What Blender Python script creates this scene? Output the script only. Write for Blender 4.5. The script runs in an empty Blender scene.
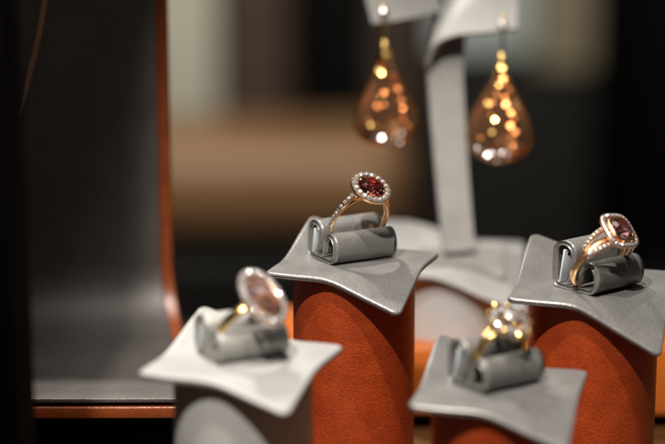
import bpy, bmesh, math, random
from mathutils import Vector, Matrix
random.seed(7)
R = math.radians
S = 0.001                      # everything below is written in millimetres
scene = bpy.context.scene
COL = scene.collection

# ------------------------------------------------------------------ helpers
def link_mesh(name, bm, mat, parent=None, smooth=True, loc=None, rot=None):
    for v in bm.verts:
        v.co *= S
    me = bpy.data.meshes.new(name)
    bm.to_mesh(me); bm.free()
    for p in me.polygons:
        p.use_smooth = smooth
    if mat: me.materials.append(mat)
    o = bpy.data.objects.new(name, me)
    COL.objects.link(o)
    if parent: o.parent = parent
    if loc is not None: o.location = Vector(loc) * S
    if rot is not None: o.rotation_euler = rot
    return o

def share(name, me, parent, mat4):
    """a copy sharing its mesh, placed by a matrix (mm)"""
    o = bpy.data.objects.new(name, me)
    COL.objects.link(o)
    o.parent = parent
    loc, q, sc = mat4.decompose()
    o.location = loc * S; o.rotation_mode = 'QUATERNION'; o.rotation_quaternion = q; o.scale = sc
    return o

def thing(name, label, cat, loc=(0, 0, 0), rot=(0, 0, 0), group=None):
    o = bpy.data.objects.new(name, None)
    o.empty_display_size = 0.005
    COL.objects.link(o)
    o.location = Vector(loc) * S; o.rotation_euler = rot
    o['label'] = label; o['category'] = cat
    if group: o['group'] = group
    return o

def tag(o, label=None, cat=None, group=None, kind=None):
    if label: o['label'] = label
    if cat: o['category'] = cat
    if group: o['group'] = group
    if kind: o['kind'] = kind
    return o

def auto_smooth(o, deg=40):
    me = o.data
    bm = bmesh.new(); bm.from_mesh(me)
    for e in bm.edges:
        if len(e.link_faces) == 2:
            e.smooth = e.calc_face_angle(0) < R(deg)
    bm.to_mesh(me); bm.free()

def box_bm(x0, x1, y0, y1, z0, z1, bev=0.0, seg=2):
    bm = bmesh.new()
    bmesh.ops.create_cube(bm, size=1.0)
    for v in bm.verts:
        v.co = Vector(((x0 + x1) / 2 + v.co.x * (x1 - x0), (y0 + y1) / 2 + v.co.y * (y1 - y0), (z0 + z1) / 2 + v.co.z * (z1 - z0)))
    if bev:
        bmesh.ops.bevel(bm, geom=bm.edges[:], offset=bev, segments=seg, profile=0.5, affect='EDGES')
    return bm

def tube(bm, pts, radii, n=10, flat=None, closed=False):
    """swept tube; flat=(w,h,axis) gives an elliptic section with w along the given axis"""
    pts = [Vector(p) for p in pts]
    m = len(pts); rings = []
    prev = None
    for i, p in enumerate(pts):
        if closed: t = pts[(i + 1) % m] - pts[i - 1]
        else: t = pts[min(i + 1, m - 1)] - pts[max(i - 1, 0)]
        t.normalize()
        if flat is not None:
            s = Vector(flat); s = (s - t * s.dot(t)).normalized()
        else:
            s = prev if prev is not None else t.orthogonal()
            s = (s - t * s.dot(t)).normalized(); prev = s
        u = t.cross(s)
        r = radii[i] if isinstance(radii, (list, tuple)) else radii
        ra, rb = r if isinstance(r, (list, tuple)) else (r, r)
        rings.append([bm.verts.new(p + s * (math.cos(2 * math.pi * k / n) * ra) + u * (math.sin(2 * math.pi * k / n) * rb)) for k in range(n)])
    L = m if closed else m - 1
    for i in range(L):
        a, b = rings[i], rings[(i + 1) % m]
        for k in range(n):
            bm.faces.new((a[k], a[(k + 1) % n], b[(k + 1) % n], b[k]))
    if not closed:
        bm.faces.new(rings[0][::-1]); bm.faces.new(rings[-1])

# ------------------------------------------------------------------ materials
def new_mat(name):
    m = bpy.data.materials.new(name); m.use_nodes = True
    nt = m.node_tree
    return m, nt, nt.nodes['Principled BSDF']

def setp(b, **kw):
    for k, v in kw.items():
        key = k.replace('_', ' ')
        b.inputs[key].default_value = (*v, 1) if isinstance(v, tuple) and len(v) == 3 else v

def leather(name, c1, c2, rough=0.45, metallic=0.0, grain=1400.0, bump=0.35, dist=0.00012, mottled=90.0, coat=0.0, sheen=0.0, spec=0.5, crease=0.0):
    m, nt, b = new_mat(name)
    N, Lk = nt.nodes, nt.links
    tc = N.new('ShaderNodeTexCoord')
    n1 = N.new('ShaderNodeTexNoise'); n1.inputs['Scale'].default_value = mottled; n1.inputs['Detail'].default_value = 5
    Lk.new(tc.outputs['Object'], n1.inputs['Vector'])
    n2 = N.new('ShaderNodeTexNoise'); n2.inputs['Scale'].default_value = grain * 0.8; n2.inputs['Detail'].default_value = 2
    Lk.new(tc.outputs['Object'], n2.inputs['Vector'])
    vo = N.new('ShaderNodeTexVoronoi'); vo.feature = 'SMOOTH_F1'; vo.inputs['Scale'].default_value = grain
    # distort the cells a little
    mx = N.new('ShaderNodeMixRGB'); mx.blend_type = 'ADD'; mx.inputs[0].default_value = 0.0006
    Lk.new(tc.outputs['Object'], mx.inputs[1]); Lk.new(n2.outputs['Color'], mx.inputs[2])
    Lk.new(mx.outputs[0], vo.inputs['Vector'])
    mixf = N.new('ShaderNodeMath'); mixf.operation = 'MULTIPLY_ADD'
    Lk.new(n1.outputs['Fac'], mixf.inputs[0]); mixf.inputs[1].default_value = 0.7
    hh = N.new('ShaderNodeMath'); hh.operation = 'MULTIPLY'; hh.inputs[1].default_value = 0.35
    Lk.new(n2.outputs['Fac'], hh.inputs[0]); Lk.new(hh.outputs[0], mixf.inputs[2])
    ramp = N.new('ShaderNodeValToRGB')
    ramp.color_ramp.elements[0].position = 0.35; ramp.color_ramp.elements[0].color = (*c1, 1)
    ramp.color_ramp.elements[1].position = 0.7; ramp.color_ramp.elements[1].color = (*c2, 1)
    Lk.new(mixf.outputs[0], ramp.inputs['Fac']); Lk.new(ramp.outputs['Color'], b.inputs['Base Color'])
    rr = N.new('ShaderNodeMapRange'); rr.inputs['To Min'].default_value = rough - 0.07; rr.inputs['To Max'].default_value = rough + 0.09
    Lk.new(n1.outputs['Fac'], rr.inputs['Value']); Lk.new(rr.outputs[0], b.inputs['Roughness'])
    add = N.new('ShaderNodeMath'); add.operation = 'MULTIPLY_ADD'; add.inputs[1].default_value = -1.6
    soft = N.new('ShaderNodeMath'); soft.operation = 'MULTIPLY'; soft.inputs[1].default_value = 0.2
    Lk.new(n2.outputs['Fac'], soft.inputs[0])
    Lk.new(vo.outputs['Distance'], add.inputs[0]); Lk.new(soft.outputs[0], add.inputs[2])
    if crease:
        cr = N.new('ShaderNodeMapRange'); cr.inputs['From Min'].default_value = 0.3; cr.inputs['From Max'].default_value = 0.75
        cr.inputs['To Min'].default_value = 0.0; cr.inputs['To Max'].default_value = crease
        Lk.new(vo.outputs['Distance'], cr.inputs['Value'])
        mc = N.new('ShaderNodeMixRGB'); mc.inputs[2].default_value = (c1[0] * 0.35, c1[1] * 0.3, c1[2] * 0.3, 1)
        Lk.new(cr.outputs[0], mc.inputs[0]); Lk.new(ramp.outputs['Color'], mc.inputs[1]); Lk.new(mc.outputs[0], b.inputs['Base Color'])
    bp = N.new('ShaderNodeBump'); bp.inputs['Strength'].default_value = bump; bp.inputs['Distance'].default_value = dist
    Lk.new(add.outputs[0], bp.inputs['Height']); Lk.new(bp.outputs['Normal'], b.inputs['Normal'])
    setp(b, Metallic=metallic)
    b.inputs['Specular IOR Level'].default_value = spec
    b.inputs['Coat Weight'].default_value = coat
    b.inputs['Sheen Weight'].default_value = sheen
    return m

def metal(name, col, rough):
    m, nt, b = new_mat(name)
    n = nt.nodes.new('ShaderNodeTexNoise'); n.inputs['Scale'].default_value = 900; n.inputs['Detail'].default_value = 3
    tc = nt.nodes.new('ShaderNodeTexCoord'); nt.links.new(tc.outputs['Object'], n.inputs['Vector'])
    mr = nt.nodes.new('ShaderNodeMapRange'); mr.inputs['To Min'].default_value = rough - 0.05; mr.inputs['To Max'].default_value = rough + 0.08
    nt.links.new(n.outputs['Fac'], mr.inputs['Value']); nt.links.new(mr.outputs[0], b.inputs['Roughness'])
    setp(b, Base_Color=col, Metallic=1.0)
    return m

def gem(name, col, ior=1.75, rough=0.0, body=0.0, bodycol=None, mirror=0.0, mircol=(0.9, 0.9, 0.92), mrough=0.12, white=0.0):
    m, nt, b = new_mat(name)
    setp(b, Base_Color=col, IOR=ior, Roughness=rough)
    b.inputs['Transmission Weight'].default_value = 1.0 - body
    out = nt.nodes['Material Output']
    if mirror:
        g = nt.nodes.new('ShaderNodeBsdfGlossy'); g.inputs['Color'].default_value = (*mircol, 1); g.inputs['Roughness'].default_value = mrough
        mx = nt.nodes.new('ShaderNodeMixShader'); mx.inputs[0].default_value = mirror
        nt.links.new(b.outputs[0], mx.inputs[1]); nt.links.new(g.outputs[0], mx.inputs[2]); last = mx
        if white:
            d = nt.nodes.new('ShaderNodeBsdfDiffuse'); d.inputs['Color'].default_value = (0.9, 0.86, 0.84, 1)
            m2 = nt.nodes.new('ShaderNodeMixShader'); m2.inputs[0].default_value = white
            nt.links.new(mx.outputs[0], m2.inputs[1]); nt.links.new(d.outputs[0], m2.inputs[2]); last = m2
        nt.links.new(last.outputs[0], out.inputs['Surface'])
    return m

def plain(name, c1, c2, rough=0.6, scale=8.0, stretch=(1, 1, 1), metallic=0.0):
    m, nt, b = new_mat(name)
    tc = nt.nodes.new('ShaderNodeTexCoord'); mp = nt.nodes.new('ShaderNodeMapping')
    mp.inputs['Scale'].default_value = stretch
    n = nt.nodes.new('ShaderNodeTexNoise'); n.inputs['Scale'].default_value = scale; n.inputs['Detail'].default_value = 5
    nt.links.new(tc.outputs['Object'], mp.inputs['Vector']); nt.links.new(mp.outputs[0], n.inputs['Vector'])
    r = nt.nodes.new('ShaderNodeValToRGB')
    r.color_ramp.elements[0].position = 0.3; r.color_ramp.elements[0].color = (*c1, 1)
    r.color_ramp.elements[1].position = 0.7; r.color_ramp.elements[1].color = (*c2, 1)
    nt.links.new(n.outputs['Fac'], r.inputs['Fac']); nt.links.new(r.outputs['Color'], b.inputs['Base Color'])
    setp(b, Roughness=rough, Metallic=metallic)
    return m

M = {}
M['silver'] = leather('silver_leather', (0.235, 0.229, 0.22), (0.31, 0.302, 0.292), rough=0.36, metallic=0.55, grain=1500, bump=0.55, dist=0.0001)
M['stand'] = leather('stand_leather', (0.30, 0.296, 0.278), (0.38, 0.372, 0.352), rough=0.5, metallic=0.1, grain=1500, bump=0.35, dist=0.0001)
M['pale'] = leather('pale_leather', (0.31, 0.306, 0.295), (0.37, 0.364, 0.352), rough=0.45, metallic=0.15, grain=1500, bump=0.35, dist=0.0001)
M['palecol'] = leather('pale_column_leather', (0.46, 0.46, 0.445), (0.54, 0.54, 0.525), rough=0.5, grain=1500, bump=0.4, dist=0.0001)
M['roll'] = leather('roll_leather', (0.20, 0.195, 0.185), (0.27, 0.262, 0.248), rough=0.38, metallic=0.4, grain=1600, bump=0.55, dist=0.0001, mottled=140)
M['rollpale'] = leather('roll_pale_leather', (0.36, 0.355, 0.33), (0.46, 0.45, 0.42), rough=0.42, metallic=0.3, grain=1600, bump=0.4, dist=0.0001, mottled=220)
M['orange'] = leather('orange_leather', (0.30, 0.038, 0.008), (0.42, 0.062, 0.011), rough=0.37, grain=1900, bump=0.75, dist=0.00012, spec=0.5, crease=0.42, mottled=160)
M['bust'] = leather('bust_leather', (0.078, 0.071, 0.066), (0.11, 0.10, 0.093), rough=0.5, metallic=0.25, grain=1300, bump=0.5, dist=0.00014, mottled=60)
M['black'] = plain('black_felt', (0.002, 0.002, 0.002), (0.004, 0.004, 0.004), rough=0.95, scale=40)
M['black'].node_tree.nodes['Principled BSDF'].inputs['Specular IOR Level'].default_value = 0.08
M['riser'] = leather('amber_riser_leather', (0.46, 0.11, 0.014), (0.58, 0.15, 0.02), rough=0.42, grain=1500, bump=0.5, mottled=60)
M['backing'] = leather('orange_edge_leather', (0.19, 0.042, 0.011), (0.26, 0.06, 0.015), rough=0.3, grain=1500, bump=0.5, mottled=160)
M['tray'] = leather('tan_tray_leather', (0.12, 0.05, 0.014), (0.15, 0.065, 0.018), rough=0.5, grain=900, bump=0.5, mottled=50)
M['liner'] = plain('liner_card', (0.62, 0.68, 0.72), (0.72, 0.77, 0.80), rough=0.5, scale=300)
M['rose'] = metal('rose_gold', (0.95, 0.60, 0.32), 0.28)
M['gold'] = metal('yellow_gold', (0.93, 0.60, 0.20), 0.2)
M['palegold'] = metal('pale_rose_gold', (0.96, 0.70, 0.52), 0.34)
M['diamond'] = gem('diamond', (1, 1, 1), ior=2.2, mirror=0.6, mircol=(0.98, 0.96, 0.95), mrough=0.08, white=0.15)
M['spark'] = gem('clear_glint_gem', (1, 0.95, 0.93), ior=2.0, mirror=0.6, mircol=(1.0, 0.95, 0.95), mrough=0.2)
M['garnet'] = gem('wine_red_gem', (0.52, 0.13, 0.12), ior=1.76)
M['champagne'] = gem('mauve_gem', (0.78, 0.42, 0.46), ior=1.76, mirror=0.2, mircol=(0.75, 0.45, 0.45), mrough=0.08)
M['white_diamond'] = gem('bright_diamond', (1, 1, 1), ior=2.2, mirror=0.5, mircol=(0.98, 0.96, 0.96), mrough=0.12, white=0.2)
M['blush'] = gem('blush_gem', (0.95, 0.70, 0.72), ior=1.6, body=0.03, mirror=0.05, mircol=(0.8, 0.45, 0.42))
M['amber'] = gem('amber_rose_gem', (0.96, 0.50, 0.26), ior=1.55, mirror=0.05, mircol=(0.95, 0.5, 0.25), body=0.07)
M['coral'] = gem('orange_glint_gem', (1.0, 0.35, 0.10), ior=1.8, mirror=0.75, mircol=(1.0, 0.36, 0.12), mrough=0.28)
M['wood'] = plain('oak_wood', (0.13, 0.07, 0.030), (0.20, 0.11, 0.048), rough=0.5, scale=3, stretch=(1, 1, 14))
M['greenpanel'] = plain('grey_green_paint', (0.40, 0.41, 0.345), (0.47, 0.48, 0.41), rough=0.7, scale=2)
M['bluepanel'] = plain('blue_grey_paint', (0.40, 0.47, 0.48), (0.47, 0.54, 0.55), rough=0.7, scale=2)
M['olive'] = plain('olive_paint', (0.19, 0.165, 0.11), (0.24, 0.21, 0.145), rough=0.8, scale=2)
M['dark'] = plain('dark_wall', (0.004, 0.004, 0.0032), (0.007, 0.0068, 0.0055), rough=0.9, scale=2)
M['brown'] = plain('brown_door', (0.045, 0.028, 0.02), (0.065, 0.04, 0.028), rough=0.7, scale=2)

# ------------------------------------------------------------------ pedestals
def g_profile(b, droop=0.6, rise=10.0, start=15.0):
    """height of the flap along its front-to-back diagonal: corner dips in front, lifts behind"""
    d = -b - start
    z = -droop * (math.sqrt(d * d + 9) + d) * 0.5
    t = min(1.0, max(0.0, (b - 9.0) / 24.0))
    z += rise * (0.35 * t * t * (3 - 2 * t) + 0.65 * t ** 1.5)
    return z

def rounded_square(side, rad, n=40):
    """outline, corners on the a / b axes (diamond), with a=L-R diagonal, b=F-B diagonal"""
    h = side / 2; pts = []
    for (cx, cy, a0) in ((h - rad, h - rad, 0), (-h + rad, h - rad, 90), (-h + rad, -h + rad, 180), (h - rad, -h + rad, 270)):
        for k in range(9):
            a = R(a0 + 90 * k / 8)
            pts.append(Vector((cx + rad * math.cos(a), cy + rad * math.sin(a))))
    # densify the straight edges
    out = []
    for i, p in enumerate(pts):
        q = pts[(i + 1) % len(pts)]
        out.append(p)
        if (q - p).length > 4:
            m = int((q - p).length / 1.2)
            for k in range(1, m): out.append(p.lerp(q, k / m))
    c, s = math.cos(R(45)), math.sin(R(45))
    return [Vector((p.x * c - p.y * s, p.x * s + p.y * c)) for p in out]

def make_plate(side, thick, prof, rad=1.7):
    ol = rounded_square(side - thick, rad); n = len(ol)
    nrm = []
    for i in range(n):
        t = (ol[(i + 1) % n] - ol[i - 1]).normalized(); nrm.append(Vector((t.y, -t.x)))
    bm = bmesh.new(); loops = []
    rings = [(s, 0, 1) for s in [0.04 + 0.96 * i / 26 for i in range(27)]]
    seq = [(s, 0.0, thick / 2) for s, _, _ in rings]
    for k in range(1, 14):
        a = math.pi * k / 14 - math.pi / 2
        o_ = math.cos(a) ** 0.7 * thick / 2
        if k == 8: o_ -= 0.45
        seq.append((1.0, o_, -math.sin(a) * thick / 2))
    seq += [(s, 0.0, -thick / 2) for s, _, _ in rings[::-1]]
    def pos(p, off):
        e = 0.3
        sl = (prof(p.y + e) - prof(p.y - e)) / (2 * e)
        nn = Vector((0, -sl, 1)).normalized()
        wave = 0.18 * math.sin(p.x * 0.21 + 1.0) * math.sin(p.y * 0.17)
        return Vector((p.x, p.y, prof(p.y) + wave)) + nn * off
    for s, o, off in seq:
        loops.append([bm.verts.new(pos(ol[i] * s + nrm[i] * o, off - thick / 2)) for i in range(n)])
    for a, b in zip(loops, loops[1:]):
        for i in range(n):
            bm.faces.new((a[i], a[(i + 1) % n], b[(i + 1) % n], b[i]))
    bm.faces.new(loops[0][::-1]); bm.faces.new(loops[-1])
    bmesh.ops.recalc_face_normals(bm, faces=bm.faces)
    return bm

def make_column(rad, height, thick, prof):
    bm = bmesh.new(); n = 96; m = 30; loops = []
    for j in range(m + 1):
        row = []
        for i in range(n):
            a = 2 * math.pi * i / n
            x, y = rad * math.cos(a), rad * math.sin(a)
            top = prof(y) - thick - 0.15
            row.append(bm.verts.new((x, y, -height + (top + height) * j / m)))
        loops.append(row)
    for a, b in zip(loops, loops[1:]):
        for i in range(n):
            bm.faces.new((a[i], a[(i + 1) % n], b[(i + 1) % n], b[i]))
    bm.faces.new(loops[0][::-1])
    c = bm.verts.new((0, 0, -thick - 0.15))
    for i in range(n):
        bm.faces.new((loops[-1][i], loops[-1][(i + 1) % n], c))
    bmesh.ops.recalc_face_normals(bm, faces=bm.faces)
    return bm

def pedestal(loc, rot, label, matp, matc, side=46.5, rad=20.4, droop=0.6, rise=10.0, base=0.0, thick=1.9, start=15.0):
    x, y, z = loc
    t = thing('ring_pedestal' if base == 0 else 'earring_pedestal', label, 'pedestal', (x, y, base), (0, 0, R(rot)), 'leather display pedestals')
    prof = lambda b: g_profile(b, droop, rise, start)
    link_mesh('flap_top', make_plate(side, thick, prof), matp, t, loc=(0, 0, z - base))
    c = link_mesh('column', make_column(rad, z - base, thick, prof), matc, t, loc=(0, 0, z - base))
    auto_smooth(c, 50)
    return t

# ------------------------------------------------------------------ ring rolls
def roll_path(W, hb, hf):
    P = []
    def arc(cx, cz, r1, r2, a0, a1, n=10):
        for k in range(n + 1):
            a = R(a0 + (a1 - a0) * k / n)
            P.append(Vector((cx + r1 * math.cos(a), cz + r2 * math.sin(a))))
    h = W / 2; z0 = 0.75
    # inner flap of the rear loop, from its free end upward
    P.append(Vector((3.6, 2.1))); P.append(Vector((2.2, 4.2))); P.append(Vector((1.3, 6.4)))
    rb = (h - 1.1) / 2
    arc(1.1 + rb, hb - 3.6, rb, 3.6 - 0.75, 180, 0, 14)
    P.append(Vector((h + 0.1, hb * 0.5)))
    arc(h - 1.6, z0 + 1.6, 1.6, 1.6, 0, -90, 6)
    P.append(Vector((3, z0 - 0.05))); P.append(Vector((-3, z0 - 0.05)))
    rf = 3.3; zm = hf * 0.48
    arc(-h + 2.6, zm, 2.6, zm - z0 + 0.05, -90, -180, 8)
    arc(-h + rf, zm, rf, hf - 0.75 - zm, 180, 0, 14)
    P.append(Vector((-h + 2 * rf + 0.2, 4.6))); P.append(Vector((-h + 2 * rf + 0.7, 2.4)))
    # resample
    L = [0.0]
    for a, b in zip(P, P[1:]): L.append(L[-1] + (b - a).length)
    n = 110; out = []; j = 0
    for k in range(n + 1):
        s = L[-1] * k / n
        while j < len(L) - 2 and L[j + 1] < s: j += 1
        f = (s - L[j]) / max(1e-9, L[j + 1] - L[j])
        out.append(P[j].lerp(P[j + 1], f))
    for _ in range(3):
        out = [out[0]] + [(out[i - 1] + out[i] * 2 + out[i + 1]) / 4 for i in range(1, len(out) - 1)] + [out[-1]]
    return out

def make_roll(W, hb, hf, length, th=1.35):
    P = roll_path(W, hb, hf); n = len(P)
    bm = bmesh.new()
    prof = [(-length / 2, 0.42)]
    prof = []
    for k in range(5):
        a = math.pi / 2 * k / 4
        prof.append((-length / 2 + 0.55 * (1 - math.sin(a)), 1 - 0.55 * (1 - math.cos(math.pi / 2 - a)) ** 1.2))
    for k in range(1, 20): prof.append((-length / 2 + 0.55 + (length - 1.1) * k / 20, 1.0))
    prof += [(-x, f) for x, f in prof[:5][::-1]]
    sections = []
    for x, f in prof:
        up, dn = [], []
        for i, p in enumerate(P):
            t = (P[min(i + 1, n - 1)] - P[max(i - 1, 0)]).normalized()
            nn = Vector((-t.y, t.x))
            e = min(i, n - 1 - i); ef = min(1.0, math.sqrt(max(0.04, e / 3.0))) if e < 3 else 1.0
            hh = th / 2 * f * ef
            wob = 0.10 * math.sin(x * 0.5 + i * 0.13) + 0.06 * math.sin(x * 1.1 + i * 0.31)
            sag = 0.0
            up.append(bm.verts.new((x, p.x + nn.x * hh + wob * 0.6, p.y + nn.y * hh + sag)))
            dn.append(bm.verts.new((x, p.x - nn.x * hh + wob * 0.6, p.y - nn.y * hh + sag)))
        sections.append(up + dn[::-1])
    m = 2 * n
    for a, b in zip(sections, sections[1:]):
        for i in range(m):
            bm.faces.new((a[i], a[(i + 1) % m], b[(i + 1) % m], b[i]))
    for sec, flip in ((sections[0], True), (sections[-1], False)):
        for i in range(n - 1):
            f = (sec[i], sec[i + 1], sec[m - 2 - i], sec[m - 1 - i])
            bm.faces.new(f[::-1] if flip else f)
    bmesh.ops.recalc_face_normals(bm, faces=bm.faces)
    return bm

def ring_roll(loc, rot, label, mat, W=16.5, hb=12.5, hf=9.8, length=21.0):
    t = thing('ring_roll', label, 'ring holder', loc, (0, 0, R(rot)), 'rolled leather ring holders')
    link_mesh('leather_strip', make_roll(W, hb, hf, length), mat, t)
    # stiff pale liner standing inside the rear loop, with its pin hole
    bm = box_bm(-length / 2 + 0.2, length / 2 - 0.7, -0.35, 0.35, 0, hb - 4.6, 0.12)
    ln = link_mesh('liner_card', bm, M['liner'], t, loc=(0, W / 2 - 2.2, 1.7), rot=(R(9), 0, 0))
    bm = bmesh.new()
    tube(bm, [(-length / 2 + 2.4, -0.4, hb - 6.2), (-length / 2 + 2.4, -0.30, hb - 6.2)], 0.55, 14)
    h = link_mesh('pin_hole', bm, M['black'], ln)
    return t

# ------------------------------------------------------------------ gems and rings
def hull(pts):
    bm = bmesh.new()
    for p in pts: bm.verts.new(p)
    bmesh.ops.remove_doubles(bm, verts=bm.verts, dist=1e-4)
    bmesh.ops.convex_hull(bm, input=bm.verts)
    loose = [v for v in bm.verts if not v.link_faces]
    bmesh.ops.delete(bm, geom=loose, context='VERTS')
    bmesh.ops.dissolve_limit(bm, angle_limit=R(1.0), verts=bm.verts, edges=bm.edges)
    bmesh.ops.recalc_face_normals(bm, faces=bm.faces)
    return bm

def cut_gem(rx, ry, crown, pav, n=8, power=2.0, table=0.56):
    def o(a, s):
        c, d = math.cos(a), math.sin(a)
        k = (abs(c) ** power + abs(d) ** power) ** (-1 / power)
        return (rx * s * c * k, ry * s * d * k)
    pts = []
    for k in range(n):
        a = 2 * math.pi * (k + 0.5) / n
        pts.append((*o(a, table), crown))
        a2 = 2 * math.pi * k / n
        pts.append((*o(a2, table + (1 - table) * 0.52), crown * 0.62))
        pts.append((*o(a2, 0.62), -pav * 0.52))
    for k in range(2 * n):
        a = 2 * math.pi * k / (2 * n)
        pts.append((*o(a, 1.0), 0.05)); pts.append((*o(a, 1.0), -0.08))
    pts.append((0, 0, -pav))
    return hull(pts)

_bm = cut_gem(1, 1, 0.42, 0.8, 8, 2.0, 0.55)
_tmp = link_mesh('round_diamond_mesh', _bm, M['diamond'], smooth=False)
DIA = _tmp.data
DIA.transform(Matrix.Scale(1.0, 4))
bpy.data.objects.remove(_tmp)

AMB = DIA.copy(); AMB.materials.clear(); AMB.materials.append(M['coral'])
SPK = DIA.copy(); SPK.materials.clear(); SPK.materials.append(M['spark'])
WHT = DIA.copy(); WHT.materials.clear(); WHT.materials.append(M['white_diamond'])
GLD = DIA.copy(); GLD.materials.clear(); GLD.materials.append(M['gold'])

def basis(loc, n, r, spin=0.0):
    n = Vector(n).normalized()
    q = n.to_track_quat('Z', 'Y')
    return Matrix.Translation(loc) @ q.to_matrix().to_4x4() @ Matrix.Rotation(spin, 4, 'Z') @ Matrix.Diagonal((r, r, r, 1))

def band_pts(Rad, n, a0=0, a1=360):
    return [(Rad * math.cos(R(a0 + (a1 - a0) * k / n)), 0, Rad * math.sin(R(a0 + (a1 - a0) * k / n))) for k in range(n + 1)]

def oval_pt(a, rx, ry, power=2.0):
    c, d = math.cos(a), math.sin(a)
    k = (abs(c) ** power + abs(d) ** power) ** (-1 / power)
    return Vector((rx * c * k, ry * d * k, 0))

def even_oval(rx, ry, count, power=2.0):
    fine = [oval_pt(2 * math.pi * k / 720, rx, ry, power) for k in range(721)]
    L = [0.0]
    for a, b in zip(fine, fine[1:]): L.append(L[-1] + (b - a).length)
    out = []; j = 0
    for k in range(count):
        s = L[-1] * k / count
        while L[j + 1] < s: j += 1
        out.append(fine[j])
    return out

def ring_root(loc, rotz, lean, tilt, label):
    t = thing('gem_ring', label, 'ring', loc, (0, 0, 0), 'gold gem rings')
    m = Matrix.Rotation(R(rotz), 4, 'Z') @ Matrix.Rotation(R(lean), 4, 'X') @ Matrix.Rotation(R(tilt), 4, 'Y')
    t.rotation_euler = m.to_euler()
    return t

def band(t, Rad, mat, w0, w1, th0, th1, name='band'):
    """band in the XZ plane, centre at z=Rad above the empty, w = width along the finger"""
    bm = bmesh.new(); n = 96; pts, rr = [], []
    for k in range(n):
        a = 2 * math.pi * k / n
        top = (math.sin(a) + 1) / 2
        w = w0 + (w1 - w0) * top ** 1.5; th = th0 + (th1 - th0) * top ** 2
        pts.append((Rad * math.cos(a), 0, Rad + Rad * math.sin(a))); rr.append((w / 2, th / 2))
    tube(bm, pts, rr, 14, flat=(0, 1, 0), closed=True)
    return link_mesh(name, bm, mat, t)

def halo_frame(t, rx, ry, power, z, w, h, mat, name='halo_setting'):
    bm = bmesh.new()
    pts = [p + Vector((0, 0, z)) for p in even_oval(rx, ry, 72, power)]
    tube(bm, pts, [(w / 2, h / 2)] * len(pts), 12, flat=None if False else (0, 0, 1), closed=True) if False else None
    # rectangular-ish section ring
    n = len(pts); rows = []
    for (s, dz) in ((-w / 2, -h), (-w / 2, -0.05), (-w / 2 + 0.12, 0.05), (w / 2 - 0.12, 0.05), (w / 2, -0.1), (w / 2, -h * 0.6), (w / 2 - 0.4, -h)):
        row = []
        for i in range(n):
            tg = (pts[(i + 1) % n] - pts[i - 1]).normalized(); nn = Vector((tg.y, -tg.x, 0))
            row.append(bm.verts.new(pts[i] + nn * s + Vector((0, 0, dz))))
        rows.append(row)
    for j in range(len(rows)):
        a, b = rows[j], rows[(j + 1) % len(rows)]
        for i in range(n):
            bm.faces.new((a[i], a[(i + 1) % n], b[(i + 1) % n], b[i]))
    bmesh.ops.recalc_face_normals(bm, faces=bm.faces)
    o = link_mesh(name, bm, mat, t); auto_smooth(o, 35)
    return o

def basket(t, rx, ry, z0, z1, mat, count=6, foot=0.45, name='basket'):
    bm = bmesh.new()
    for k in range(count):
        a = 2 * math.pi * (k + 0.5) / count
        p1 = Vector((rx * math.cos(a), ry * math.sin(a), z1)); p0 = Vector((rx * foot * math.cos(a), ry * foot * math.sin(a), z0))
        mid = p0.lerp(p1, 0.5) + Vector((math.cos(a), math.sin(a), 0)) * 0.5
        tube(bm, [p0, mid, p1], [0.42, 0.36, 0.36], 8)
    for f, z in ((foot + 0.12, z0 + 0.3), (0.78, z0 + (z1 - z0) * 0.62)):
        tube(bm, [(rx * f * math.cos(2 * math.pi * k / 40), ry * f * math.sin(2 * math.pi * k / 40), z) for k in range(40)], 0.36, 8, closed=True)
    return link_mesh(name, bm, mat, t)

def prongs(t, spots, z, mat, r=0.35, up=0.9):
    for (x, y) in spots:
        bm = bmesh.new()
        d = Vector((x, y, 0)).normalized()
        tube(bm, [Vector((x, y, z - 1.4)), Vector((x, y, z + up * 0.4)), Vector((x, y, z + up)) - d * 0.45], [r, r, r * 0.75], 8)
        link_mesh('prong', bm, mat, t)

def catmull(pts, n):
    pts = [Vector(p) for p in pts]; out = []
    m = len(pts) - 1
    for k in range(n + 1):
        s = m * k / n; i = min(int(s), m - 1); f = s - i
        p0, p1, p2, p3 = pts[max(i - 1, 0)], pts[i], pts[i + 1], pts[min(i + 2, m)]
        out.append(0.5 * ((2 * p1) + (p2 - p0) * f + (2 * p0 - 5 * p1 + 4 * p2 - p3) * f * f + (3 * p1 - p0 - 3 * p2 + p3) * f ** 3))
    return out

def pave_shank(t, Rad, th, angles, r, offs=(0.0,), wfun=None):
    for a in angles:
        rad = Rad + th / 2 - 0.12
        n = Vector((math.cos(R(a)), 0, math.sin(R(a))))
        for o in offs:
            y = o * (wfun(a) if wfun else 1.0)
            share('shank_diamond', DIA, t, basis(Vector((0, y, Rad)) + n * rad, n + Vector((0, y * 0.12, 0)), r, random.random()))

HEAD = ('halo_setting', 'bezel', 'center_stone', 'halo_diamond', 'prong', 'cluster_diamond', 'gold_bead')
def tilt_head(t, pivot, ang):
    m = Matrix.Translation((0, 0, pivot * S)) @ Matrix.Rotation(R(ang), 4, 'X') @ Matrix.Translation((0, 0, -pivot * S))
    for o in t.children:
        if o.name.split('.')[0] in HEAD:
            o.matrix_basis = m @ o.matrix_basis

# ------------------------------------------------------------------ layout
cam_loc = Vector((0, -598, 231)); PITCH = 12.5

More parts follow.
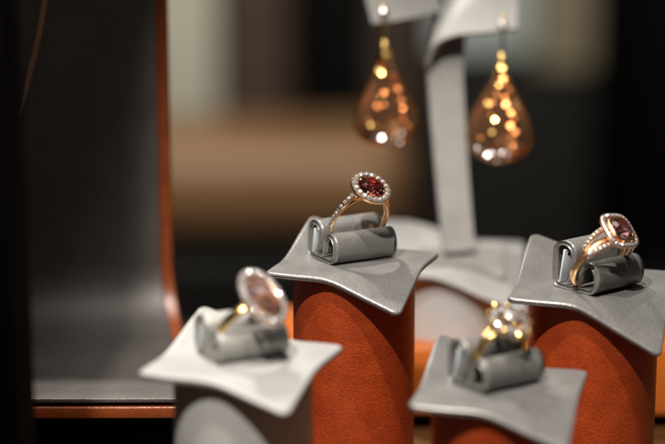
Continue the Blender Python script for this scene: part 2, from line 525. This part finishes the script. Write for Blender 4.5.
P1 = (7.2, 0, 85); P2 = (-26.2, -79.4, 75.3); P4 = (49.6, -76.6, 65.6); P3 = (85.6, -12.2, 80.4); P5 = (46.8, 107, 61)
A1, A2, A4, A3, A5 = 26, 25, 31, 30, 41
pedestal(P1, A1, 'tall orange leather column with grey flap top between necklace stand and earring pedestal', M['silver'], M['orange'])
pedestal(P2, A2, 'pale grey leather column with a whitish flap top, in front of the necklace stand', M['pale'], M['palecol'], droop=0.5, start=17, rise=8.5)
pedestal(P3, A3, 'orange leather column with a silver flap top at the right edge of the photo', M['silver'], M['orange'], side=49.6, rad=21.2, droop=0.8)
pedestal(P4, A4, 'blurred low orange column with a silver flap top in the right foreground', M['silver'], M['orange'], droop=0.58, rise=9)
pedestal(P5, A5, 'short grey column with a wide white flap top carrying the earring stand', M['pale'], M['palecol'], side=58, rad=25.5, base=33.0, rise=8)

def on_plate(P, A, a=0.0, b=0.0, dz=0.05):
    c, s = math.cos(R(A)), math.sin(R(A))
    return (P[0] + a * c - b * s, P[1] + a * s + b * c, P[2] + dz)

r1 = ring_roll(on_plate(P1, A1, 2.3, 6.0), 30, 'grey leather roll holding the round wine red halo ring', M['roll'], hb=13.2, hf=10.4, length=24, W=17)
r2 = ring_roll(on_plate(P2, A2, 1.6, 4.6), 28, 'blurred pale grey roll holding the large oval halo ring', M['rollpale'], hb=12.2, hf=9.4, length=22.5)
r3 = ring_roll(on_plate(P3, A3, -0.4, -2.5), 40, 'grey leather roll holding the square cushion halo ring', M['roll'], hb=15.8, hf=10.5, W=18, length=22.6)
r4 = ring_roll(on_plate(P4, A4, 1.6, 4.6), 35, 'blurred silver roll holding the diamond cluster ring', M['roll'], hb=14.0, hf=10, length=22.5)

def roll_pt(roll, a, b, z):
    c, s = math.cos(roll.rotation_euler.z), math.sin(roll.rotation_euler.z)
    l = roll.location / S
    return (l.x + a * c - b * s, l.y + a * s + b * c, l.z + z)

# ring one: wine red round stone, round diamond halo, pave shank
def ring_one():
    Rad = 10.5
    t = ring_root(roll_pt(r1, -0.9, 0.3, 3.7), 30, 27, 4, 'rose gold ring with a round wine red stone in a round diamond halo')
    band(t, Rad, M['rose'], 1.8, 2.6, 1.4, 1.9)
    H = 2 * Rad + 3.8
    halo_frame(t, 5.9, 5.9, 2, H, 2.5, 1.4, M['rose'])
    basket(t, 4.9, 4.9, 2 * Rad + 0.2, H - 0.6, M['rose'])
    link_mesh('center_stone', cut_gem(4.75, 4.5, 1.5, 2.9, 10, 2.0, 0.56), M['garnet'], t, False, loc=(0, 0, H + 0.3))
    for p in even_oval(5.95, 5.95, 18):
        share('halo_diamond', DIA, t, basis(p + Vector((0, 0, H + 0.15)), (p.x * 0.05, p.y * 0.05, 1), 1.08, random.random()))
    prongs(t, [(4.65 * math.cos(R(a)), 4.4 * math.sin(R(a))) for a in (45, 135, 225, 315)], H, M['rose'], 0.3, 1.0)
    tilt_head(t, H, 9)
    # cathedral shoulders rising from the band to the halo, set with diamonds
    for s in (-1, 1):
        bm = bmesh.new()
        P = [Vector((s * 9.3, 0, Rad + 5.6)), Vector((s * 7.7, 0, Rad + 8.6)), Vector((s * 5.9, 0, Rad + 11.2)), Vector((s * 4.6, 0, H - 1.2))]
        tube(bm, P, [(1.0, 0.8), (1.15, 0.8), (1.1, 0.7), (1.0, 0.5)], 10, flat=(0, 1, 0))
        link_mesh('shoulder', bm, M['rose'], t)
        C_ = catmull(P, 24)
        for k in (3, 7, 11, 15, 19):
            d = (C_[k + 1] - C_[k - 1]).normalized(); n = Vector((d.z, 0, -d.x)) * s
            if n.x * s < 0: n = -n
            share('shank_diamond', DIA, t, basis(C_[k] + n * 0.62, n, 0.82, random.random()))
    pave_shank(t, Rad, 1.55, [30 - 8.0 * k for k in range(8)] + [150 + 8.0 * k for k in range(8)], 0.8)
ring_one()

# ring three: cushion stone, gold bezel, double halo, split shank
def ring_three():
    Rad = 10.3
    t = ring_root(roll_pt(r3, -6.3, 0.9, 0.8), 38, 31, 9, 'rose gold ring with a square cushion mauve stone, gold bezel and split pave shank')
    H = 2 * Rad + 3.2
    band(t, Rad, M['rose'], 2.6, 2.2, 1.4, 1.0)
    for s in (-1, 1):     # the two rails of the split shank
        bm = bmesh.new(); pts, rr = [], []
        for k in range(41):
            a = 20 + 140 * k / 40
            f = max(0.0, 1 - abs(a - 90) / 72)
            pts.append(((Rad + 0.4 + 1.0 * f) * math.cos(R(a)), s * (1.0 + 2.9 * f ** 0.7), Rad + (Rad + 0.5 + 1.2 * f) * math.sin(R(a)))); rr.append((0.95, 0.8))
        tube(bm, pts, rr, 10, flat=(0, 1, 0))
        link_mesh('shank_rail', bm, M['palegold'], t)
        for k in range(2, 39, 2):
            p = Vector(pts[k]); a = 20 + 140 * k / 40
            if 68 < a < 112: continue
            n = Vector((math.cos(R(a)), s * 0.25, math.sin(R(a))))
            share('shank_diamond', DIA, t, basis(p + n * 0.66, n, 0.74, random.random()))
    halo_frame(t, 6.1, 5.6, 3.6, H, 1.9, 1.3, M['palegold'])
    halo_frame(t, 4.5, 4.0, 3.6, H + 0.75, 1.0, 1.6, M['rose'], 'bezel')
    basket(t, 5.6, 5.1, 2 * Rad + 0.3, H - 0.7, M['rose'], 8, 0.6)
    link_mesh('center_stone', cut_gem(4.1, 3.6, 1.3, 2.8, 8, 3.0, 0.6), M['champagne'], t, False, loc=(0, 0, H + 0.9))
    for p in even_oval(6.2, 5.7, 32, 3.6):
        share('halo_diamond', DIA, t, basis(p + Vector((0, 0, H + 0.1)), (p.x * 0.05, p.y * 0.05, 1), 0.62, random.random()))
    tilt_head(t, H, 16)
ring_three()

# ring two: large oval halo, blush stone
def ring_two():
    Rad = 9.6
    t = ring_root(roll_pt(r2, -1.0, 1.2, 1.0), 35, 33, 4, 'blurred yellow gold ring with a large oval diamond halo around a blush stone')
    band(t, Rad, M['gold'], 2.4, 3.4, 1.7, 2.1)
    H = 2 * Rad + 3.0
    halo_frame(t, 6.0, 9.0, 2, H, 2.0, 1.4, M['palegold'])
    basket(t, 4.2, 7.4, 2 * Rad + 0.2, H - 0.6, M['gold'])
    link_mesh('center_stone', cut_gem(5.0, 7.9, 1.6, 3.0, 10, 2.0, 0.58), M['blush'], t, False, loc=(0, 0, H + 0.1), rot=(R(-5), R(4), R(9)))
    for p in even_oval(6.1, 9.1, 23):
        share('halo_diamond', WHT, t, basis(p + Vector((0, 0, H + 0.15)), (p.x * 0.05, p.y * 0.05, 1), 1.12, random.random()))
    prongs(t, [(4.8 * math.cos(R(a)), 7.6 * math.sin(R(a))) for a in (45, 135, 225, 315)], H, M['gold'], 0.3, 1.0)
    tilt_head(t, H, 8)
ring_two()

# ring four: diamond cluster
def ring_four():
    Rad = 8.9
    t = ring_root(roll_pt(r4, -0.8, 1.3, 0.8), 35, 17, 5, 'blurred yellow gold ring with a flower cluster of round diamonds')
    band(t, Rad, M['gold'], 2.2, 3.0, 1.6, 1.9)
    for s in (-1, 1):
        bm = bmesh.new()
        tube(bm, [((Rad + 0.5) * math.cos(R(a)), s * (0.8 + 1.3 * max(0, 1 - abs(a - 90) / 60)), Rad + (Rad + 0.6) * math.sin(R(a))) for a in range(25, 156, 5)], 0.5, 8)
        link_mesh('shank_rail', bm, M['gold'], t)
    H = 2 * Rad + 1.6
    basket(t, 5.8, 5.2, 2 * Rad - 0.4, H - 0.5, M['gold'], 8, 0.4)
    share('cluster_diamond', WHT, t, basis((0, 0, H + 2.4), (0, 0, 1), 2.4))
    for k in range(9):
        a = 2 * math.pi * k / 9
        p = Vector((5.6 * math.cos(a), 5.1 * math.sin(a), H + 0.4 + random.uniform(-.3, .6)))
        share('cluster_diamond', WHT, t, basis(p, (p.x * 0.09, p.y * 0.09, 1), 1.65, random.random()))
        bm = bmesh.new(); q = Vector((7.0 * math.cos(a + 0.39), 6.5 * math.sin(a + 0.39), H + 0.3))
        tube(bm, [q + Vector((-0.5 * math.cos(a), -0.5 * math.sin(a), -1.6)), q, q + Vector((-0.3 * math.cos(a), -0.3 * math.sin(a), 0.7))], [0.55, 0.6, 0.6], 8)
        link_mesh('prong', bm, M['gold'], t)
        share('gold_bead', GLD, t, basis(q + Vector((0, 0, 0.9)), (q.x * .05, q.y * .05, 1), 0.95, k))
    for s in (-1, 1):
        for k in range(2):
            a = 90 + s * (40 + 9 * k); n = Vector((math.cos(R(a)), 0, math.sin(R(a))))
            share('shank_diamond', DIA, t, basis(Vector((0, 0, Rad)) + n * (Rad + 0.9), n, 0.8))
    tilt_head(t, H, 14)
ring_four()

# ------------------------------------------------------------------ earring stand and earrings
def sheet_bm(rows, thick):
    """grid of points -> thick sheet"""
    bm = bmesh.new()
    g = [[bm.verts.new(p) for p in r] for r in rows]
    for i in range(len(g) - 1):
        for j in range(len(g[0]) - 1):
            bm.faces.new((g[i][j], g[i][j + 1], g[i + 1][j + 1], g[i + 1][j]))
    bmesh.ops.recalc_face_normals(bm, faces=bm.faces)
    bmesh.ops.solidify(bm, geom=bm.faces[:], thickness=thick)
    bmesh.ops.recalc_face_normals(bm, faces=bm.faces)
    return bm

def at(px, py, d):
    k = 1848.0 / d; p = R(PITCH)
    u = (px - 332.5) / k; v = -(py - 222) / k
    return cam_loc + Vector((u, d * math.cos(p) + v * math.sin(p), -d * math.sin(p) + v * math.cos(p)))

st = thing('earring_stand', 'white leather earring stand with a narrow upright and two drooping arms on the short pedestal', 'earring stand', (P5[0], P5[1], P5[2]))
def st_link(name, bm, mat):
    o = link_mesh(name, bm, mat, None)
    o.data.transform(Matrix.Translation(-st.location)); o.parent = st
    return o
# base sheet lying on the flap
c5, s5 = math.cos(R(A5)), math.sin(R(A5))
ol = rounded_square(33, 2.5)
bm = bmesh.new()
lo = []
for p in ol:
    q = p + Vector((3.0, -2.5))
    lo.append(bm.verts.new((P5[0] + q.x * c5 - q.y * s5, P5[1] + q.x * s5 + q.y * c5, P5[2] + 0.35 + g_profile(q.y))))
hi = [bm.verts.new(v.co + Vector((0, 0, 2.0))) for v in lo]
for i in range(len(ol)):
    bm.faces.new((lo[i], lo[(i + 1) % len(ol)], hi[(i + 1) % len(ol)], hi[i]))
bm.faces.new(lo[::-1]); bm.faces.new(hi)
bmesh.ops.recalc_face_normals(bm, faces=bm.faces)
o = st_link('base_sheet', bm, M['stand']); auto_smooth(o, 40)
# upright
left = catmull([at(443, 253, 720), at(436, 190, 721), at(429, 110, 722), at(427, 60, 723), at(436, 10, 727), at(452, -30, 732)], 24)
right = catmull([at(473, 250, 722), at(468, 190, 723), at(463, 110, 724), at(462, 60, 725), at(470, 10, 729), at(488, -30, 734)], 24)
rows = [[l.lerp(r, k / 6) for k in range(7)] for l, r in zip(left, right)]
bm = sheet_bm(rows, 3.0); o = st_link('upright', bm, M['stand']); auto_smooth(o, 40)
# right arm
bot = catmull([at(425, 66, 717), at(427, 55, 714), at(436, 43, 711), at(455, 35, 709), at(485, 32, 708), at(517, 28, 708)], 24)
top = catmull([at(446, 10, 727), at(452, -4, 727), at(462, -20, 728), at(478, -34, 728), at(498, -44, 728), at(519, -50, 728)], 24)
rows = [[b.lerp(t_, k / 8) + Vector((0, -2.2, 1.2)) * math.sin(math.pi * k / 8) for k in range(9)] for b, t_ in zip(bot, top)]
bm = sheet_bm(rows, 1.8); o = st_link('arm', bm, M['stand']); auto_smooth(o, 40)
# left arm
bot = catmull([at(372, 23, 716), at(392, 21, 716), at(415, 17, 717), at(439, 11, 719)], 16)
top = catmull([at(352, -46, 732), at(376, -48, 732), at(398, -48, 732), at(412, -46, 732)], 16)
rows = [[b.lerp(t_, k / 8) + Vector((0, -2.2, 1.2)) * math.sin(math.pi * k / 8) for k in range(9)] for b, t_ in zip(bot, top)]
bm = sheet_bm(rows, 1.8); o = st_link('arm', bm, M['stand']); auto_smooth(o, 40)
# cross piece behind, joining the arms to the upright above the frame
rows = [[at(395 + 6 * k, y, 734 + 0.3 * k) for k in range(21)] for y in (-38, -46, -56)]
bm = sheet_bm(rows, 2.0); o = st_link('cross_piece', bm, M['stand'])

def pear_gem(h, w, dep, n=12):
    pts = []
    lev = [(0.0, 0.07), (0.10, 0.21), (0.25, 0.42), (0.40, 0.66), (0.55, 0.88), (0.68, 0.99), (0.78, 1.0), (0.88, 0.84), (0.95, 0.55), (1.0, 0.15)]
    for i, (f, r) in enumerate(lev):
        for k in range(n):
            a = 2 * math.pi * (k + 0.5 * (i % 2)) / n
            pts.append((r * w / 2 * math.cos(a), r * dep / 2 * math.sin(a), -f * h))
    return hull(pts)

def earring(tip, lean, spin, label, seed):
    t = thing('drop_earring', label, 'earring', tip, (0, 0, 0), 'drop earrings on the stand')
    t.rotation_euler = (0, R(lean), R(spin))
    link_mesh('drop_stone', pear_gem(37, 23.5, 15), M['amber'], t, False, loc=(0, 0, -16))
    # gold rim following the pear outline
    bm = bmesh.new()
    lev = [(0.0, 0.08), (0.10, 0.22), (0.25, 0.44), (0.40, 0.68), (0.55, 0.90), (0.68, 1.01), (0.78, 1.02), (0.88, 0.86), (0.95, 0.57), (1.0, 0.15)]
    loop = [(r * 11.9, 0, -16 - f * 37) for f, r in lev] + [(-r * 11.9, 0, -16 - f * 37) for f, r in lev[::-1]]
    tube(bm, catmull(loop + loop[:1], 120)[:-1], 0.55, 8, closed=True)
    link_mesh('gold_rim', bm, M['gold'], t)
    bm = bmesh.new()
    tube(bm, [(0, 0, -18.5), (0, 0, -15), (0, 0, -12.5), (0, 0, -11)], [2.6, 2.2, 1.2, 0.6], 14)
    link_mesh('gold_cap', bm, M['gold'], t)
    bm = bmesh.new()
    tube(bm, catmull([(0, 0, -11), (0.2, 0, -6), (0, -0.6, 0), (0, 0.8, 3.2), (0, 3.2, 3.5), (0, 4.4, 0), (0, 4.6, -8)], 40), 0.42, 8)
    link_mesh('ear_wire', bm, M['gold'], t)
    share('bead_and_glint', SPK, t, basis((0, -1.2, -0.5), (0, -1, 0.35), 1.9))
    share('gold_glint', GLD, t, basis((0.3, -2.6, -16.8), (0.0, -1, 0.55), 1.9))  # gold gem standing in for a yellow glint at the cap
    # small added gems imitating blurred glints over the front of the drop
    rnd = random.Random(seed)
    def front(x, z):
        f = min(1, max(0, (-16 - z) / 37)); half = 11.7 * min(1, 0.07 + f * 1.5) if f < 0.75 else 11.7 * math.sqrt(max(0.05, 1 - ((f - 0.75) / 0.27) ** 2))
        return -0.64 * half * math.sqrt(max(0.1, 1 - (x / max(1, half)) ** 2)) - 0.5
    for k in range(13):                                  # orange glints down the right
        f = 0.06 + 0.068 * k + rnd.uniform(-.03, .03)
        x = 0.6 + 7.6 * f ** 1.05 + rnd.uniform(-1.1, 1.1); z = -16 - f * 37
        share('glint_stone', AMB, t, basis((x, front(x, z), z), (rnd.uniform(-.25, .15), -1, rnd.uniform(.4, .85)), rnd.uniform(0.7, 1.8), k))
    for k in range(10):                                  # orange and gold glints on the left
        f = rnd.uniform(0.15, 0.75); x = -rnd.uniform(1.2, 8.0) * min(1, f * 1.35 + .1); z = -16 - f * 37
        share('glint_stone' if k % 2 else 'gold_glint', AMB if k % 2 else GLD, t, basis((x, front(x, z), z), (rnd.uniform(-.25, .15), -1, rnd.uniform(.4, .85)), rnd.uniform(0.5, 1.5), k))
    for k in range(9):                                   # clear glints along the bottom
        a = R(202 + 17 * k + rnd.uniform(-6, 6)); rr_ = rnd.uniform(5.5, 9.5)
        x = rr_ * math.cos(a); z = -16 - 27.0 + rr_ * math.sin(a)
        share('bead_and_glint', SPK, t, basis((x, front(x, z), z), (rnd.uniform(-.25, .15), -1, rnd.uniform(.4, .85)), rnd.uniform(0.5, 1.25), k))
e1 = at(384, 12, 711); e2 = at(503, 24, 703)
earring(e1, -1.5, 8, 'amber pear drop earring hanging from the left arm of the white stand', 3)
earring(e2, 1.0, -6, 'amber pear drop earring hanging from the right arm of the white stand', 11)

# ------------------------------------------------------------------ necklace stand
def lshape(front_y, back_y, z0, top, rad, n=14):
    pts = [(front_y, z0)]
    for k in range(1, 8): pts.append((front_y + (back_y - rad - front_y) * k / 8, z0))
    for k in range(n + 1):
        a = R(-90 + 90 * k / n)
        pts.append((back_y - rad + rad * math.cos(a), z0 + rad + rad * math.sin(a)))
    for k in range(1, 13): pts.append((back_y, z0 + rad + (top - z0 - rad) * k / 12))
    return pts

def stand_sheet(front_y, back_y, z0, top, rad, xl, xr_top, xr_front, thick):
    prof = lshape(front_y, back_y, z0, top, rad)
    rows = []
    for i, (y, z) in enumerate(prof):
        f = min(1.0, max(0.0, (back_y - y) / (back_y - front_y)))
        xr = xr_top + (xr_front - xr_top) * f ** 0.75
        rows.append([Vector((xl + (xr - xl) * k / 24, y + 4.0 * ((k / 24 - 0.65) ** 2) * (1 if i < 8 else 0.0 + max(0, 1 - (i - 8) / 10)) , z)) for k in range(25)])
    bm = sheet_bm(rows, thick)
    bmesh.ops.bevel(bm, geom=[e for e in bm.edges if len(e.link_faces) == 2 and e.calc_face_angle(0) > R(55)], offset=min(0.6, thick * 0.3), segments=3, affect='EDGES', profile=0.5)
    return bm
ns = thing('necklace_stand', 'curved dark grey leather necklace stand with an orange backing, left of the rings', 'necklace stand', (-90, 40, 34))
def ns_link(name, bm, mat):
    o = link_mesh(name, bm, mat, None)
    o.data.transform(Matrix.Translation(-ns.location)); o.parent = ns; auto_smooth(o, 40)
    return o
ns_link('front_panel', stand_sheet(-20, 76, 42, 215, 25, -170, -64.5, -47, 1.6), M['bust'])
ns_link('backing', stand_sheet(-20.5, 80.5, 36.8, 213, 28, -170, -60.2, -41, 4.0), M['backing'])
pl = tag(link_mesh('plinth', box_bm(-175, -48, -10, 90, 0, 34.5, 1.0), M['black']), 'low black plinth under the necklace stand', 'plinth')

# thin gold chain hanging down the dark side of the necklace stand
bm = bmesh.new()
c0, c1 = Vector((-103.5, 72.5, 168)), Vector((-116, 72.5, 122))
N = 60
for k in range(N):
    p = c0.lerp(c1, k / (N - 1)) + Vector((1.2 * math.sin(math.pi * k / N), 0, 0))
    d = (c1 - c0).normalized(); side = Vector((0, 1, 0)) if k % 2 else d.cross(Vector((0, 1, 0)))
    tube(bm, [p + d * (0.62 * math.cos(2 * math.pi * j / 10)) + side * (0.4 * math.sin(2 * math.pi * j / 10)) for j in range(10)], 0.2, 5, closed=True)
ch = link_mesh('necklace_chain', bm, M['rose'])
tag(ch, 'thin gold chain glinting on the dark upper side of the necklace stand', 'necklace')

# dark door post of the showcase in front, at the left
pb = link_mesh('showcase_post', box_bm(-150, -84.5, -130, -95, 0, 420, 2.0), M['black'])
tag(pb, 'out of focus black showcase post along the left edge of the photo', 'post')

# ------------------------------------------------------------------ setting
o = link_mesh('display_floor', box_bm(-260, 300, -330, 230, -20, 0, 2), M['tray']); tag(o, kind='structure')
rs = thing('riser_board', 'orange leather riser board under the earring pedestal', 'riser', (75, 125, 0))
o = link_mesh('orange_block', box_bm(-105, 125, -50, 12, 6, 33, 1.2, 3), M['riser'], rs)
o = link_mesh('black_base', box_bm(-103, 123, -46, 10, 0, 6), M['black'], rs)

# far room, all out of focus
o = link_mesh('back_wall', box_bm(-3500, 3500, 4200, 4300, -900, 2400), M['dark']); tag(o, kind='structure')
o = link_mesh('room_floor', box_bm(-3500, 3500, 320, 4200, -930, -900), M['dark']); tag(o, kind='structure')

wc = thing('wooden_counter', 'blurred long brown wooden counter in the dark background', 'counter', (-120, 3000, -900))
link_mesh('counter_top', box_bm(-700, 270, -170, 250, 320, 520, 75, 6), M['wood'], wc)
link_mesh('counter_front', box_bm(-680, 255, -150, 220, 230, 300, 3), M['dark'], wc)
link_mesh('kick_board', box_bm(-660, 235, -120, 200, 0, 230, 3), M['dark'], wc)
pn = thing('screen_panel', 'blurred pale grey green upright panel in the left background', 'panel', (-470, 3550, -900))
link_mesh('panel_board', box_bm(-340, 210, -20, 20, 80, 1900, 3), M['greenpanel'], pn)
link_mesh('panel_foot', box_bm(-330, 200, -80, 80, 0, 80, 5), M['dark'], pn)
bc = thing('brown_curtain', 'blurred narrow brown curtain beside the pale grey green panel', 'curtain', (-170, 3700, -900))
link_mesh('curtain_cloth', box_bm(-110, 75, -40, 40, 60, 1900, 35, 4), M['brown'], bc)
link_mesh('curtain_hem', box_bm(-105, 70, -30, 30, 20, 60, 5), M['dark'], bc)
wp = thing('wall_cabinet', 'blurred blue grey and olive cabinet in the right background', 'cabinet', (380, 3600, -900))
link_mesh('cabinet_door', box_bm(-150, 72, -30, -8, 600, 1400, 3), M['bluepanel'], wp)
link_mesh('cabinet_door', box_bm(80, 210, -30, -8, 560, 1400, 3), M['olive'], wp)
link_mesh('cabinet_body', box_bm(-155, 215, -8, 300, 0, 1410, 3), M['dark'], wp)
dr = thing('brown_pillar', 'blurred dark brown pillar behind the white earring stand', 'pillar', (165, 3900, -900))
link_mesh('pillar_shaft', box_bm(-65, 40, -50, 50, 60, 1900, 3), M['brown'], dr)
link_mesh('pillar_base', box_bm(-75, 50, -60, 60, 0, 60, 3), M['dark'], dr)

# ------------------------------------------------------------------ lamps
def spot(name, loc, target, power, angle, radius, col=(1, 0.93, 0.85), blend=0.4):
    l = bpy.data.lights.new(name, 'SPOT'); l.energy = power; l.color = col
    l.spot_size = R(angle); l.spot_blend = blend; l.shadow_soft_size = radius * S
    o = bpy.data.objects.new(name, l); COL.objects.link(o)
    o.location = Vector(loc) * S
    o.rotation_euler = (Vector(target) - Vector(loc)).to_track_quat('-Z', 'Y').to_euler()
    return o
def area(name, loc, target, power, sx, sy, col=(1, 0.95, 0.9)):
    l = bpy.data.lights.new(name, 'AREA'); l.shape = 'RECTANGLE'; l.energy = power; l.color = col
    l.size = sx * S; l.size_y = sy * S
    o = bpy.data.objects.new(name, l); COL.objects.link(o)
    o.location = Vector(loc) * S
    o.rotation_euler = (Vector(target) - Vector(loc)).to_track_quat('-Z', 'Y').to_euler()
    return o
def from_dir(az, el, dist, tgt=(30, -10, 80)):
    a, e = R(az), R(el)
    return (tgt[0] + dist * math.cos(e) * math.sin(a), tgt[1] - dist * math.cos(e) * math.cos(a), tgt[2] + dist * math.sin(e))
T = (30, -10, 80)
# az: 0 = from the camera side, negative = from the left
T = (52, -24, 76)
spot('spot_lamp', from_dir(-24, 53, 620, T), T, 14, 34, 9, blend=0.6)
spot('spot_lamp', from_dir(-18, 69, 640, T), T, 10, 32, 9, blend=0.6)
spot('spot_lamp', from_dir(-145, 58, 620, T), T, 10.5, 40, 11, blend=0.6)
area('soft_fill_panel', (30, -60, 620), (30, -10, 60), 0.45, 460, 200)  # added soft panel overhead, for facets and leather to reflect
area('background_fill_light', (-150, 1900, 1100), (0, 3200, -500), 42, 1200, 500, (1, 0.9, 0.78))  # unseen fill light added to brighten the far room

w = bpy.data.worlds.new('World'); scene.world = w; w.use_nodes = True
w.node_tree.nodes['Background'].inputs[0].default_value = (0.85, 0.88, 0.9, 1)
w.node_tree.nodes['Background'].inputs[1].default_value = 0.03

# ------------------------------------------------------------------ camera
cd = bpy.data.cameras.new('camera'); cam = bpy.data.objects.new('camera', cd); COL.objects.link(cam)
cam.location = cam_loc * S; cam.rotation_euler = (R(90 - PITCH), 0, 0)
cd.sensor_width = 36; cd.lens = 100.05; cd.clip_start = 0.01; cd.clip_end = 50
cd.dof.use_dof = True; cd.dof.focus_distance = 0.602; cd.dof.aperture_fstop = 4.7
scene.camera = cam
scene.view_settings.view_transform = 'Standard'
scene.view_settings.look = 'None'
scene.view_settings.exposure = 0.32
scene.view_settings.gamma = 1.0
c = scene.cycles
c.use_denoising = True
try: c.denoiser = 'OPENIMAGEDENOISE'
except Exception: pass
c.max_bounces = 14; c.transmission_bounces = 12; c.glossy_bounces = 6; c.diffuse_bounces = 4
c.sample_clamp_indirect = 12.0; c.caustics_refractive = False; c.caustics_reflective = False
c.use_adaptive_sampling = True
